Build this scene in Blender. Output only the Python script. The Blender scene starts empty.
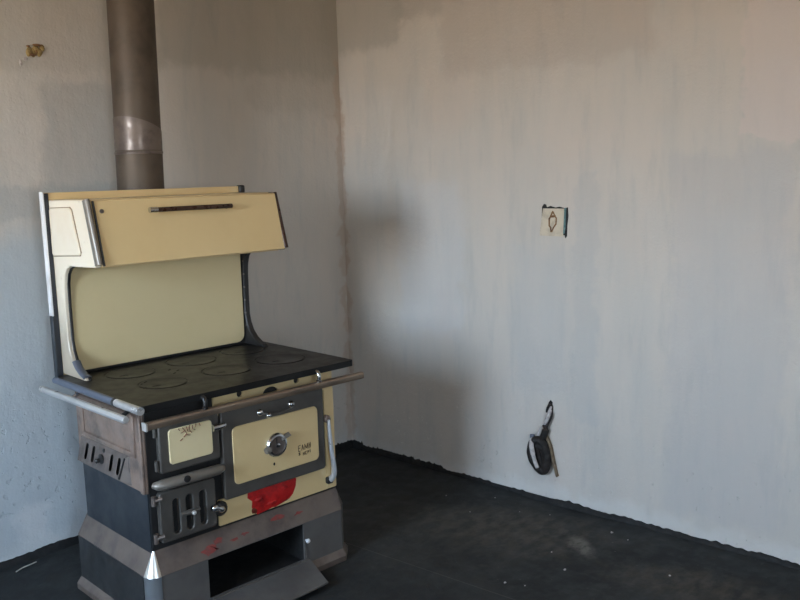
import bpy, bmesh, math, random
from mathutils import Vector, Matrix, noise
R = math.radians
random.seed(4)
C = bpy.context.scene.collection

# ------------------------------------------------------------------ node materials
class NT:
    def __init__(s, name):
        s.m = bpy.data.materials.new(name); s.m.use_nodes = True
        s.t = s.m.node_tree; s.t.nodes.clear()
        s.out = s.n('ShaderNodeOutputMaterial'); s.b = s.n('ShaderNodeBsdfPrincipled')
        s.l(s.b.outputs[0], s.out.inputs[0])
        s._pos = None
    def n(s, k): return s.t.nodes.new(k)
    def l(s, a, b): s.t.links.new(a, b)
    def pos(s):
        if s._pos is None: s._pos = s.n('ShaderNodeTexCoord').outputs['Object']
        return s._pos
    def put(s, sock, v):
        if hasattr(v, 'is_output'): s.l(v, sock)
        else: sock.default_value = v
    def math(s, op, a, b=0.0, clamp=False):
        n = s.n('ShaderNodeMath'); n.operation = op; n.use_clamp = clamp
        s.put(n.inputs[0], a); s.put(n.inputs[1], b); return n.outputs[0]
    def xyz(s):
        n = s.n('ShaderNodeSeparateXYZ'); s.l(s.pos(), n.inputs[0]); return n.outputs
    def noise(s, scale=5, detail=4, rough=.55, sc=(1, 1, 1), loc=(0, 0, 0), dist=0.0):
        mp = s.n('ShaderNodeMapping'); s.l(s.pos(), mp.inputs[0])
        mp.inputs['Scale'].default_value = sc; mp.inputs['Location'].default_value = loc
        n = s.n('ShaderNodeTexNoise'); s.l(mp.outputs[0], n.inputs['Vector'])
        n.inputs['Scale'].default_value = scale; n.inputs['Detail'].default_value = detail
        n.inputs['Roughness'].default_value = rough; n.inputs['Distortion'].default_value = dist
        return n.outputs[0]
    def vor(s, scale=20, sc=(1, 1, 1)):
        mp = s.n('ShaderNodeMapping'); s.l(s.pos(), mp.inputs[0]); mp.inputs['Scale'].default_value = sc
        n = s.n('ShaderNodeTexVoronoi'); s.l(mp.outputs[0], n.inputs['Vector'])
        n.inputs['Scale'].default_value = scale; return n.outputs['Distance']
    def ramp(s, v, a, b, lo=0., hi=1.):
        n = s.n('ShaderNodeMapRange'); n.interpolation_type = 'SMOOTHSTEP'
        s.put(n.inputs[0], v)
        for i, q in enumerate((a, b, lo, hi)): n.inputs[i + 1].default_value = q
        return n.outputs[0]
    def mix(s, f, a, b):
        n = s.n('ShaderNodeMix'); n.data_type = 'RGBA'
        s.put(n.inputs[0], f)
        for i, q in ((6, a), (7, b)):
            if hasattr(q, 'is_output'): s.l(q, n.inputs[i])
            else: n.inputs[i].default_value = (*q, 1) if len(q) == 3 else q
        return n.outputs[2]
    def bump(s, h, strength=.3, dist=.01):
        n = s.n('ShaderNodeBump'); n.inputs['Strength'].default_value = strength
        n.inputs['Distance'].default_value = dist; s.l(h, n.inputs['Height'])
        s.l(n.outputs[0], s.b.inputs['Normal'])

def srgb(r, g, b):
    f = lambda c: (c / 255 / 12.92) if c / 255 <= .04045 else ((c / 255 + .055) / 1.055) ** 2.4
    return (f(r), f(g), f(b))

def simple(name, col, col2=None, rough=.5, metal=0., scale=9, spread=(.42, .68), bump=0., bscale=120, rvar=.12, coat=0.):
    t = NT(name)
    nz = t.noise(scale, 6, .6)
    c = t.mix(t.ramp(nz, *spread), col, col2 or tuple(x * .75 for x in col))
    t.put(t.b.inputs['Base Color'], c)
    t.put(t.b.inputs['Roughness'], t.ramp(t.noise(scale * 2.3, 5), .3, .7, max(rough - rvar, .03), min(rough + rvar, 1)))
    t.b.inputs['Metallic'].default_value = metal
    if coat: t.b.inputs['Coat Weight'].default_value = coat; t.b.inputs['Coat Roughness'].default_value = .12
    if bump: t.bump(t.noise(bscale, 3), bump, .002)
    return t.m

M = {}
def spec(k, v): M[k].node_tree.nodes['Principled BSDF'].inputs['Specular IOR Level'].default_value = v
M['cream'] = simple('cream_enamel', srgb(222, 196, 146), srgb(218, 191, 140), .32, coat=.2, scale=3, rvar=.04)
M['cream_worn'] = simple('worn_pale_enamel', srgb(234, 224, 204), srgb(230, 217, 194), .32, coat=.25, scale=5, rvar=.05)
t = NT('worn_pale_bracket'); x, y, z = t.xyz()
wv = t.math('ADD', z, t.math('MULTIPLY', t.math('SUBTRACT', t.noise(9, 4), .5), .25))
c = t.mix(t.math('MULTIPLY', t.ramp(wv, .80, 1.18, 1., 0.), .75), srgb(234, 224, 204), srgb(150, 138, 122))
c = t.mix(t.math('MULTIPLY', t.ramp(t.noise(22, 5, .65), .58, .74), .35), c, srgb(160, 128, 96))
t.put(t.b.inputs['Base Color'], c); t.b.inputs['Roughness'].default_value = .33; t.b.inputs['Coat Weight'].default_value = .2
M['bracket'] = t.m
M['cream_pale'] = simple('pale_cream_enamel', srgb(232, 215, 172), srgb(228, 209, 164), .32, coat=.2, scale=5, rvar=.04)
M['iron'] = simple('black_cast_iron', srgb(38, 37, 37), srgb(30, 30, 31), .4, bump=.04, bscale=110, scale=9, rvar=.05)
M['top_iron'] = simple('stove_top_iron', srgb(31, 31, 31), srgb(24, 24, 25), .36, scale=9, rvar=.05)
spec('top_iron', .2)
M['frame_iron'] = simple('grey_door_iron', srgb(97, 93, 88), srgb(84, 80, 76), .38, .35, bump=.03, scale=8, rvar=.05)
M['lip'] = simple('polished_grey_iron', srgb(132, 126, 118), srgb(128, 122, 114), .34, .4, scale=3, rvar=.01)
M['cap'] = simple('bright_cap_metal', srgb(230, 228, 222), srgb(222, 220, 214), .3, .9, scale=3, rvar=.01)
M['post'] = simple('grey_corner_metal', srgb(140, 144, 148), srgb(132, 136, 140), .34, .6, scale=3, rvar=.01)
M['splash'] = simple('greenish_cream_enamel', srgb(208, 192, 150), srgb(203, 187, 144), .32, coat=.2, scale=3, rvar=.04)
M['base_side'] = simple('dark_base_side', srgb(46, 47, 48), srgb(38, 39, 40), .5)
M['seam'] = simple('tan_seam', srgb(150, 130, 104), srgb(128, 108, 86), .6)
M['flat_brown'] = simple('matte_brown', srgb(128, 112, 92), srgb(104, 90, 74), .9, scale=40)
M['brown_iron'] = simple('rusty_brown_iron', srgb(142, 122, 110), srgb(104, 92, 86), .45, .3, bump=.15, scale=10)
M['vent_iron'] = simple('grey_brown_iron', srgb(116, 106, 100), srgb(90, 82, 78), .42, .4, bump=.1, scale=12)
M['blue_sheet'] = simple('blue_black_sheet', srgb(40, 45, 51), srgb(34, 39, 45), .45, .1, scale=5)
M['dark_navy'] = simple('dark_navy', srgb(44, 48, 58), srgb(36, 40, 48), .4)
M['base_front'] = simple('grey_base_enamel', srgb(101, 98, 95), srgb(88, 85, 83), .45, .1, scale=6)
M['base_top'] = simple('brown_grey_base', srgb(112, 100, 92), srgb(88, 78, 74), .45, .25, scale=9, bump=.08)
M['nickel'] = simple('worn_nickel', srgb(216, 214, 210), srgb(200, 198, 194), .3, .55, scale=8, rvar=.04)
M['chrome'] = simple('chrome', srgb(220, 222, 226), srgb(180, 182, 186), .16, 1., scale=20, rvar=.06)
M['bar'] = simple('brown_nickel_bar', srgb(152, 134, 116), srgb(130, 114, 100), .36, .6, scale=8, rvar=.04)
M['rail'] = simple('pale_blue_metal', srgb(206, 206, 206), srgb(192, 193, 195), .3, .6, scale=8, rvar=.03)
M['roll'] = simple('blue_grey_metal', srgb(104, 112, 128), srgb(96, 104, 120), .32, .4, scale=8, rvar=.03)
M['dark'] = simple('recess_black', srgb(20, 20, 20), srgb(14, 14, 14), .8)  # near-black that stands in for shade in slots and holes; also chip, rivet
M['handle_brown'] = simple('dark_brown_handle', srgb(70, 48, 38), srgb(52, 38, 32), .34, .2, scale=20)
M['red'] = simple('red_paint', srgb(190, 30, 30), srgb(150, 22, 24), .42, scale=40, bump=.5, bscale=60)
M['red_faint'] = simple('faded_red_paint', srgb(138, 58, 54), srgb(112, 66, 60), .5, scale=60)
M['rust'] = simple('rust_scratch', srgb(122, 44, 26), srgb(84, 34, 22), .7, scale=60)
M['lettering'] = simple('worn_dark_lettering', srgb(76, 54, 34), srgb(98, 74, 46), .5, scale=90)
M['pipe'] = simple('stained_steel_pipe', srgb(92, 82, 72), srgb(74, 66, 58), .55, .35, scale=6, rvar=.06)
M['white'] = simple('white_paint', srgb(225, 226, 228), srgb(205, 206, 208), .5)
M['tar'] = simple('black_tar', srgb(22, 23, 25), srgb(15, 16, 17), .7, scale=14, bump=.3, bscale=70)
M['tape'] = simple('pale_grey_tape', srgb(196, 190, 188), srgb(160, 154, 152), .6, scale=60)
M['rubber'] = simple('black_rubber', srgb(26, 23, 22), srgb(38, 29, 25), .75, scale=30)
M['plate'] = simple('cream_cover', srgb(206, 196, 176), srgb(186, 176, 156), .6, scale=30)
M['stain'] = simple('brown_stain', srgb(132, 98, 62), srgb(88, 58, 38), .7, scale=50)
M['ochre'] = simple('crumbly_ochre_clay', srgb(158, 138, 92), srgb(98, 78, 48), .9, scale=40, bump=.6, bscale=90)
M['teal'] = simple('teal_edge', srgb(70, 110, 116), srgb(110, 140, 138), .6, scale=60)
M['twig'] = simple('pale_straw', srgb(168, 166, 158), srgb(140, 138, 130), .8)

# plaster walls: brushed grey wash over pinkish plaster, with patches that have edges of their own
def plaster(name, side):
    t = NT(name); x, y, z = t.xyz()
    u = y if side == 'right' else x
    sc = (1, 2.6, .5) if side == 'right' else (2.6, 1, .5)
    streak = t.noise(2.2, 5, .6, sc)
    streak2 = t.noise(7, 4, .6, sc, (3, 3, 1))
    blot = t.noise(1.6, 5, .6, loc=(2, 5, 1))
    c = t.mix(t.ramp(streak, .35, .68), srgb(204, 198, 190), srgb(197, 194, 188))
    c = t.mix(t.math('MULTIPLY', t.ramp(blot, .5, .66), .3), c, srgb(208, 196, 186))
    c = t.mix(t.math('MULTIPLY', t.ramp(streak2, .48, .78), .42), c, srgb(178, 180, 178))
    wob = t.math('MULTIPLY', t.math('SUBTRACT', t.noise(5, 4, .6), .5), .30)
    wob2 = t.math('MULTIPLY', t.math('SUBTRACT', t.noise(9, 3, .6, loc=(7, 1, 3)), .5), .16)
    uu = t.math('ADD', u, wob2); zz = t.math('ADD', z, wob2)
    def box(u0, u1, z0, z1, e=.035):
        a = t.math('MULTIPLY', t.ramp(uu, u0 - e, u0 + e), t.ramp(uu, u1 - e, u1 + e, 1., 0.))
        b = t.math('MULTIPLY', t.ramp(zz, z0 - e, z0 + e), t.ramp(zz, z1 - e, z1 + e, 1., 0.))
        return t.math('MULTIPLY', a, b)
    def patch(c, f, m, col): return t.mix(t.math('MULTIPLY', m, f), c, col)
    if side == 'right':
        c = patch(c, .55, box(.45, 1.2, 2.13, 3.), srgb(160, 158, 152))
        c = patch(c, .5, box(.2, .5, 2.24, 3.), srgb(164, 160, 154))
        c = patch(c, .35, box(-.85, .2, 1.95, 3.), srgb(178, 168, 160))
        c = patch(c, .5, box(-3., -1.22, 1.585, 3., .012), srgb(216, 202, 196))
        c = patch(c, .32, box(-1.4, -.95, .1, 1.55, .03), srgb(182, 182, 184))
        c = patch(c, .3, box(-.62, -.52, .4, 1.5, .02), srgb(176, 180, 182))
        c = patch(c, .3, box(-.5, -.2, .5, 1.15, .05), srgb(182, 186, 188))
        c = patch(c, .45, box(.1, .5, .7, 1.45, .04), srgb(200, 202, 204))
        c = patch(c, .55, box(.885, .93, 0., 1.9, .012), srgb(178, 156, 138))
    else:
        c = patch(c, .42, box(.72, 2., 2.0, 3.), srgb(154, 152, 142))
        c = patch(c, .2, box(1.2, 2., 1.82, 3.), srgb(156, 150, 138))
        c = patch(c, .4, box(-.3, .62, 1.93, 3.), srgb(170, 170, 164))
        c = patch(c, .5, box(.17, .66, 1.2, 1.9), srgb(158, 162, 162))
        c = patch(c, .5, box(-.6, .66, 1.36, 1.5, .02), srgb(160, 166, 168))
        c = patch(c, .35, box(-.6, .17, 1.5, 1.95, .03), srgb(196, 194, 188))
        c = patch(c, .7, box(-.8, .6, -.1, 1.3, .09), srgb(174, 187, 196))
        c = patch(c, .6, box(-.06, .07, .06, .22, .03), srgb(214, 214, 214))
        c = patch(c, .5, box(1.77, 1.82, 0., 2.1, .012), srgb(184, 164, 146))
    # paler band just above the floor
    g = t.math('MULTIPLY', t.ramp(t.math('ADD', z, wob2), .03, .10, 1., 0.), .4)
    c = t.mix(g, c, srgb(218, 218, 216))
    t.put(t.b.inputs['Base Color'], c)
    t.put(t.b.inputs['Roughness'], .82)
    fine = t.noise(95, 4, .6); lump = t.noise(9, 4, .5); br = t.noise(22, 3, .5, (sc[0], sc[1], .35))
    h = t.math('ADD', t.math('MULTIPLY', fine, .25), t.math('ADD', t.math('MULTIPLY', lump, 1.3), t.math('MULTIPLY', br, .18)))
    chips = t.ramp(t.noise(30, 3, .5, loc=(4, 0, 2)), .60, .66)
    if side == 'left':
        reg = t.math('MULTIPLY', t.ramp(z, .12, .2), t.ramp(z, .45, .75, 1., 0.))
        h = t.math('SUBTRACT', h, t.math('MULTIPLY', t.math('MULTIPLY', chips, reg), .55))
    else:
        pk = t.math('MULTIPLY', t.ramp(t.noise(48, 2, .5, (1, 1, .7)), .70, .73), t.ramp(z, .5, .15))
        h = t.math('SUBTRACT', h, pk)
    t.bump(h, .7, .007)
    return t.m
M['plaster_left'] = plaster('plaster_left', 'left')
M['plaster_right'] = plaster('plaster_right', 'right')
M['room'] = simple('pale_warm_wall', srgb(217, 208, 194), srgb(205, 196, 182), .85, scale=2)
M['ceiling'] = simple('warm_ceiling_boards', srgb(212, 200, 182), srgb(200, 188, 170), .8, scale=3)

# floor: worn black paint on uneven concrete
t = NT('worn_black_floor'); x, y, z = t.xyz()
n1 = t.noise(3.0, 6, .62); n2 = t.noise(14, 5, .6, loc=(3, 2, 0)); n3 = t.noise(60, 3, .6)
c = t.mix(t.ramp(n1, .38, .66), srgb(35, 38, 40), srgb(49, 52, 53))
c = t.mix(t.math('MULTIPLY', t.ramp(n2, .52, .72), .5), c, srgb(58, 57, 53))
def blob(cx, cy, rx, ry, rot, e0, e1, wob=.5):
    cs, sn = math.cos(rot), math.sin(rot)
    dx = t.math('SUBTRACT', x, cx); dy = t.math('SUBTRACT', y, cy)
    a = t.math('DIVIDE', t.math('ADD', t.math('MULTIPLY', dx, cs), t.math('MULTIPLY', dy, sn)), rx)
    b = t.math('DIVIDE', t.math('SUBTRACT', t.math('MULTIPLY', dy, cs), t.math('MULTIPLY', dx, sn)), ry)
    d = t.math('SQRT', t.math('ADD', t.math('MULTIPLY', a, a), t.math('MULTIPLY', b, b)))
    d = t.math('ADD', d, t.math('MULTIPLY', t.math('SUBTRACT', t.noise(6, 4, .6, loc=(cx, cy, 0)), .5), wob))
    return t.ramp(d, e0, e1, 1., 0.)
mot = t.ramp(t.noise(11, 6, .7, (1, 1.6, 1), (5, 2, 0)), .36, .66, .15, 1.)
c = t.mix(t.math('MULTIPLY', blob(1.42, -.43, .28, .50, .35, .45, 1.15, 1.1), t.math('MULTIPLY', mot, .8)), c, srgb(84, 79, 71))
c = t.mix(t.math('MULTIPLY', blob(1.47, -.76, .05, .12, -.6, .3, 1.2, 1.6), t.math('MULTIPLY', mot, .8)), c, srgb(122, 120, 114))
c = t.mix(t.math('MULTIPLY', blob(1.43, -1.2, .15, .34, .3, .4, 1.2, 1.0), t.math('MULTIPLY', mot, .7)), c, srgb(84, 78, 69))
c = t.mix(t.math('MULTIPLY', blob(1.15, -.15, .5, .5, .2, .3, 1.3, 1.2), t.math('MULTIPLY', mot, .35)), c, srgb(80, 76, 70))
c = t.mix(t.math('MULTIPLY', t.ramp(t.noise(20, 5, .7, (1, .4, 1)), .6, .75), .35), c, srgb(86, 84, 79))
c = t.mix(t.math('MULTIPLY', t.ramp(n3, .70, .74), .5), c, srgb(110, 108, 104))
ln = t.math('ABSOLUTE', t.math('SUBTRACT', t.math('ADD', x, t.math('MULTIPLY', y, .052)), .8905))
lm = t.math('MULTIPLY', t.ramp(ln, .0012, .003, 1., 0.), t.ramp(y, .1, .0))
c = t.mix(t.math('MULTIPLY', lm, .35), c, srgb(112, 110, 106))
t.put(t.b.inputs['Base Color'], c)
t.put(t.b.inputs['Roughness'], t.ramp(n2, .3, .7, .55, .75)); t.b.inputs['Specular IOR Level'].default_value = .25
h = t.math('ADD', t.math('MULTIPLY', t.noise(5, 3), 1.4), t.math('ADD', t.math('MULTIPLY', n2, .6), t.math('MULTIPLY', n3, .2)))
t.bump(h, .5, .008)
M['floor'] = t.m

# ------------------------------------------------------------------ mesh helpers
def add_box(bm, x0, x1, y0, y1, z0, z1):
    v = [bm.verts.new((a, b, c)) for a in (x0, x1) for b in (y0, y1) for c in (z0, z1)]
    for f in ((0, 1, 3, 2), (4, 6, 7, 5), (0, 4, 5, 1), (2, 3, 7, 6), (0, 2, 6, 4), (1, 5, 7, 3)):
        bm.faces.new([v[i] for i in f])
def prism(bm, pts, f0, f1):
    a = [bm.verts.new(f0(p)) for p in pts]; b = [bm.verts.new(f1(p)) for p in pts]
    n = len(pts)
    bm.faces.new(a); bm.faces.new(list(reversed(b)))
    for i in range(n): bm.faces.new((a[i], b[i], b[(i + 1) % n], a[(i + 1) % n]))
def prism_y(bm, pts, y0, y1): prism(bm, pts, lambda p: (p[0], y0, p[1]), lambda p: (p[0], y1, p[1]))
def prism_x(bm, pts, x0, x1): prism(bm, pts, lambda p: (x0, p[0], p[1]), lambda p: (x1, p[0], p[1]))
def rrect(a0, a1, b0, b1, r, n=6):
    pts = []
    for (cx, cy, s) in ((a1 - r, b1 - r, 0), (a0 + r, b1 - r, 90), (a0 + r, b0 + r, 180), (a1 - r, b0 + r, 270)):
        for k in range(n + 1):
            w = R(s + 90 * k / n); pts.append((cx + r * math.cos(w), cy + r * math.sin(w)))
    return pts
def disc(a, b, ra, rb=None, n=20, a0=0, a1=360):
    rb = rb or ra
    full = (a1 - a0) >= 360
    return [(a + ra * math.cos(R(a0 + (a1 - a0) * k / (n if full else n - 1))), b + rb * math.sin(R(a0 + (a1 - a0) * k / (n if full else n - 1)))) for k in range(n)]
def tube(bm, pts, r, seg=12, closed=False):
    pts = [Vector(p) for p in pts]; n = len(pts); rings = []
    up = None
    for i, p in enumerate(pts):
        if closed: d = (pts[(i + 1) % n] - pts[i - 1]).normalized()
        else: d = (pts[min(i + 1, n - 1)] - pts[max(i - 1, 0)]).normalized()
        if up is None:
            up = Vector((0, 0, 1)) if abs(d.z) < .9 else Vector((1, 0, 0))
        s = d.cross(up).normalized(); up = s.cross(d).normalized()
        rr = r[i] if isinstance(r, (list, tuple)) else r
        ra, rb = rr if isinstance(rr, tuple) else (rr, rr)
        rings.append([bm.verts.new(p + s * ra * math.cos(2 * math.pi * k / seg) + up * rb * math.sin(2 * math.pi * k / seg)) for k in range(seg)])
    for i in range(n if closed else n - 1):
        a, b = rings[i], rings[(i + 1) % n]
        for k in range(seg): bm.faces.new((a[k], a[(k + 1) % seg], b[(k + 1) % seg], b[k]))
    if not closed: bm.faces.new(list(reversed(rings[0]))); bm.faces.new(rings[-1])
def spline(pts, m=8, closed=False):
    P = [Vector(p) for p in pts]; n = len(P); out = []
    for i in range(n if closed else n - 1):
        g = (lambda k: P[k % n]) if closed else (lambda k: P[max(0, min(n - 1, k))])
        p0, p1, p2, p3 = g(i - 1), g(i), g(i + 1), g(i + 2)
        for k in range(m):
            q = k / m
            out.append(.5 * ((2 * p1) + (p2 - p0) * q + (2 * p0 - 5 * p1 + 4 * p2 - p3) * q * q + (3 * p1 - p0 - 3 * p2 + p3) * q ** 3))
    if not closed: out.append(P[-1])
    return out
def lathe(bm, prof, org, axis='z', seg=32):
    # prof: (radius, height) pairs; axis z: up, axis y: towards the viewer side (-y)
    o = Vector(org); rings = []
    for (r, h) in prof:
        ring = []
        for k in range(seg):
            w = 2 * math.pi * k / seg
            if axis == 'z': v = Vector((r * math.cos(w), r * math.sin(w), h))
            elif axis == 'y': v = Vector((r * math.cos(w), -h, r * math.sin(w)))
            else: v = Vector((-h, r * math.cos(w), r * math.sin(w)))
            ring.append(bm.verts.new(o + v))
        rings.append(ring)
    for a, b in zip(rings, rings[1:]):
        for k in range(seg): bm.faces.new((a[k], a[(k + 1) % seg], b[(k + 1) % seg], b[k]))
    bm.faces.new(rings[0]); bm.faces.new(rings[-1])

def obj(name, bm, mat, parent=None, bevel=0., seg=2, smooth=True, label=None, cut=None, loc=None, angle=38, shell=0.):
    bmesh.ops.recalc_face_normals(bm, faces=bm.faces)
    me = bpy.data.meshes.new(name); bm.to_mesh(me); bm.free()
    o = bpy.data.objects.new(name, me); C.objects.link(o)
    if shell:
        md = o.modifiers.new('shell', 'SOLIDIFY'); md.thickness = shell; md.offset = -1
    if cut is not None:
        bmesh.ops.recalc_face_normals(cut, faces=cut.faces)
        cm = bpy.data.meshes.new('cutter'); cut.to_mesh(cm); cut.free()
        co = bpy.data.objects.new('cutter', cm); C.objects.link(co)
        md = o.modifiers.new('cut', 'BOOLEAN'); md.operation = 'DIFFERENCE'; md.object = co; md.solver = 'EXACT'
        bpy.context.view_layer.update()
        dg = bpy.context.evaluated_depsgraph_get()
        nm = bpy.data.meshes.new_from_object(o.evaluated_get(dg))
        o.modifiers.clear(); o.data = nm; nm.name = name
        bpy.data.objects.remove(co); bpy.data.meshes.remove(cm); bpy.data.meshes.remove(me); me = nm
    me.materials.clear(); me.materials.append(M[mat])
    if smooth:
        for p in me.polygons: p.use_smooth = True
        me.set_sharp_from_angle(angle=R(angle))
    if bevel:
        md = o.modifiers.new('bevel', 'BEVEL'); md.width = bevel; md.segments = seg
        md.limit_method = 'ANGLE'; md.angle_limit = R(38); md.harden_normals = False
    if parent: o.parent = parent
    if label: o['label'] = label
    if loc: o.location = loc
    return o
def struct(o): o['kind'] = 'structure'; return o
def tag(o, label, cat, group=None):
    o['label'] = label; o['category'] = cat
    if group: o['group'] = group
    return o
def thing(name, label, cat, loc=(0, 0, 0), rz=0, group=None):
    o = bpy.data.objects.new(name, None); C.objects.link(o); o.location = loc; o.rotation_euler.z = rz
    o.empty_display_size = .1
    return tag(o, label, cat, group)
def B(): return bmesh.new()

# ------------------------------------------------------------------ room
XR, YL, XW, YB, H = 1.804, .903, -2.95, -4.3, 2.85
TK = .15
bm = B(); NX, NY = 96, 104
g = [[None] * (NY + 1) for _ in range(NX + 1)]
for i in range(NX + 1):
    for j in range(NY + 1):
        px = XW - TK + (XR - XW + 2 * TK) * i / NX; py = YB - TK + (YL - YB + 2 * TK) * j / NY
        hz = -.004 * (noise.noise(Vector((px * 1.6, py * 1.6, 0))) + 1) * min(1, max(0, (px - 1.0) / .3))
        d = math.hypot((px - 1.42) / .34, (py + .45) / .55)
        hz -= .006 * math.exp(-((d - 1.05) / .18) ** 2)
        g[i][j] = bm.verts.new((px, py, min(hz, 0)))
for i in range(NX):
    for j in range(NY): bm.faces.new((g[i][j], g[i + 1][j], g[i + 1][j + 1], g[i][j + 1]))
ff = [[(XW - TK, YB - TK), (XR + TK, YB - TK), (XR + TK, YL + TK), (XW - TK, YL + TK)]]
vv = [bm.verts.new((p[0], p[1], -.12)) for p in ff[0]]
bm.faces.new(vv)
struct(obj('floor', bm, 'floor'))
def wall(name, mat, *a):
    bm = B(); add_box(bm, *a); return struct(obj(name, bm, mat, smooth=False))
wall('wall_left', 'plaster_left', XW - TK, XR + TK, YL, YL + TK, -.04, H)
wall('wall_right', 'plaster_right', XR, XR + TK, YB, YL, -.04, H)
bm = B(); VX0, VX1, VZ0, VZ1 = -2.2, -1.4, 1.1, 2.1  # unseen opening added in the back wall for fill light
add_box(bm, XW - TK, VX0, YB - TK, YB, -.04, H); add_box(bm, VX1, XR + TK, YB - TK, YB, -.04, H)
add_box(bm, VX0, VX1, YB - TK, YB, -.04, VZ0); add_box(bm, VX0, VX1, YB - TK, YB, VZ1, H)
struct(obj('wall_back', bm, 'room', smooth=False))
WY0, WY1, WZ0, WZ1 = -.95, .05, .85, 2.3
bm = B()
add_box(bm, XW - TK, XW, YB, WY0, -.04, H); add_box(bm, XW - TK, XW, WY1, YL, -.04, H)
add_box(bm, XW - TK, XW, WY0, WY1, -.04, WZ0); add_box(bm, XW - TK, XW, WY0, WY1, WZ1, H)
struct(obj('wall_window_side', bm, 'room', smooth=False))
bm = B(); add_box(bm, XW - TK, XR + TK, YB - TK, YL + TK, H, H + .12); struct(obj('ceiling', bm, 'ceiling', smooth=False))
wf = B()
for (a, b, c, d) in ((WY0, WY0 + .05, WZ0, WZ1), (WY1 - .05, WY1, WZ0, WZ1), (WY0, WY1, WZ0, WZ0 + .05), (WY0, WY1, WZ1 - .05, WZ1), ((WY0 + WY1) / 2 - .02, (WY0 + WY1) / 2 + .02, WZ0, WZ1)):
    add_box(wf, XW - .1, XW - .05, a, b, c, d)
struct(obj('window_1', wf, 'white', smooth=False))
wf = B()  # frame of the added fill opening
for (a, b, c, d) in ((VX0, VX0 + .05, VZ0, VZ1), (VX1 - .05, VX1, VZ0, VZ1), (VX0, VX1, VZ0, VZ0 + .05), (VX0, VX1, VZ1 - .05, VZ1), ((VX0 + VX1) / 2 - .02, (VX0 + VX1) / 2 + .02, VZ0, VZ1)):
    add_box(wf, a, b, YB - .1, YB - .05, c, d)
struct(obj('fill_window', wf, 'white', smooth=False))

# ragged black tar line where the floor coating runs up the plaster
def tarline(name, a, b, fixed, axis, hfun):
    bm = B(); n = int((b - a) / .006); prev = None
    for i in range(n + 1):
        s = a + (b - a) * i / n; h = hfun(s); th = .009 + .004 * noise.noise(Vector((s * 9, 1, 0)))
        if axis == 'y': P = [(fixed - th * 1.8, s, -.02), (fixed - th, s, h * .55), (fixed - .0015, s, h), (fixed + .02, s, h), (fixed + .02, s, -.02)]
        else: P = [(s, fixed - th * 1.8, -.02), (s, fixed - th, h * .55), (s, fixed - .0015, h), (s, fixed + .02, h), (s, fixed + .02, -.02)]
        cur = [bm.verts.new(p) for p in P]
        if prev:
            for k in range(5): bm.faces.new((prev[k], prev[(k + 1) % 5], cur[(k + 1) % 5], cur[k]))
        else: bm.faces.new(cur)
        prev = cur
    bm.faces.new(prev)
    return struct(obj(name, bm, 'tar', angle=60))
def hr(s):
    h = .014 + .008 * noise.noise(Vector((s * 7, 3, 0))) + .007 * noise.noise(Vector((s * 40, 5, 0)))
    if s > .25: h += .012 + .018 * max(0, noise.noise(Vector((s * 90, 8, 0)))) + (.012 if s > .82 else 0)
    if -.05 > s > -.4: h -= .006
    return max(h, .010)
def hl(s):
    h = .032 + .008 * noise.noise(Vector((s * 6, 13, 0))) + .005 * noise.noise(Vector((s * 45, 15, 0)))
    if s > 1.6: h += .02 * max(0, noise.noise(Vector((s * 80, 2, 0)))) + .008
    return max(h, .012)
tarline('baseboard_right', YB + .02, YL - .004, XR, 'y', hr)
tarline('baseboard_left', XW + .02, XR - .004, YL, 'x', hl)

# ------------------------------------------------------------------ the cooking range
S = thing('cooking_range', 'old cream and black cast iron wood-burning kitchen range in the corner', 'stove', (0, 0, 0), R(-3.617))
W, D = .787, .492

# plinth
def ring(off, y1, cc, z):
    e = off
    return [(cc, -e, z), (W - cc, -e, z), (W + e, cc, z), (W + e, y1, z), (-e, y1, z), (-e, cc, z)]
CC = .006
bm = B()
r0 = [bm.verts.new(p) for p in ring(.036, .51, CC, .025)]
r1 = [bm.verts.new(p) for p in ring(.036, .51, CC, .207)]
for i in range(1, 6): bm.faces.new((r0[i], r0[(i + 1) % 6], r1[(i + 1) % 6], r1[i]))
OX0, OX1, OZ0, OZ1 = .181, .594, .062, .203
def v(x, z): return bm.verts.new((x, -.036, z))
a0, a1 = v(OX0, .025), v(OX0, .207); b0, b1 = v(OX1, .025), v(OX1, .207)
bm.faces.new((r0[0], a0, a1, r1[0])); bm.faces.new((b0, r0[1], r1[1], b1))
c0, c1 = v(OX0, OZ0), v(OX1, OZ0); bm.faces.new((a0, b0, c1, c0))
d0, d1 = v(OX0, OZ1), v(OX1, OZ1); bm.faces.new((d0, d1, b1, a1))
plinth = obj('plinth', bm, 'base_front', S, smooth=False)
md = plinth.modifiers.new('solid', 'SOLIDIFY'); md.thickness = .006; md.offset = -1
bm = B()
q1 = [bm.verts.new(p) for p in ring(.0375, .511, CC, .2065)]; q2 = [bm.verts.new(p) for p in ring(.0, .50, .0, .284)]
for i in range(6): bm.faces.new((q1[i], q1[(i + 1) % 6], q2[(i + 1) % 6], q2[i]))
bmesh.ops.remove_doubles(bm, verts=bm.verts, dist=1e-5)
o = obj('plinth_slope', bm, 'base_top', S, smooth=False)
md = o.modifiers.new('solid', 'SOLIDIFY'); md.thickness = .004; md.offset = -1
bm = B(); add_box(bm, -.0385, -.0355, .010, .506, .044, .2055); obj('plinth_side', bm, 'base_side', S, smooth=False, label='dark left side of the plinth')
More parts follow.
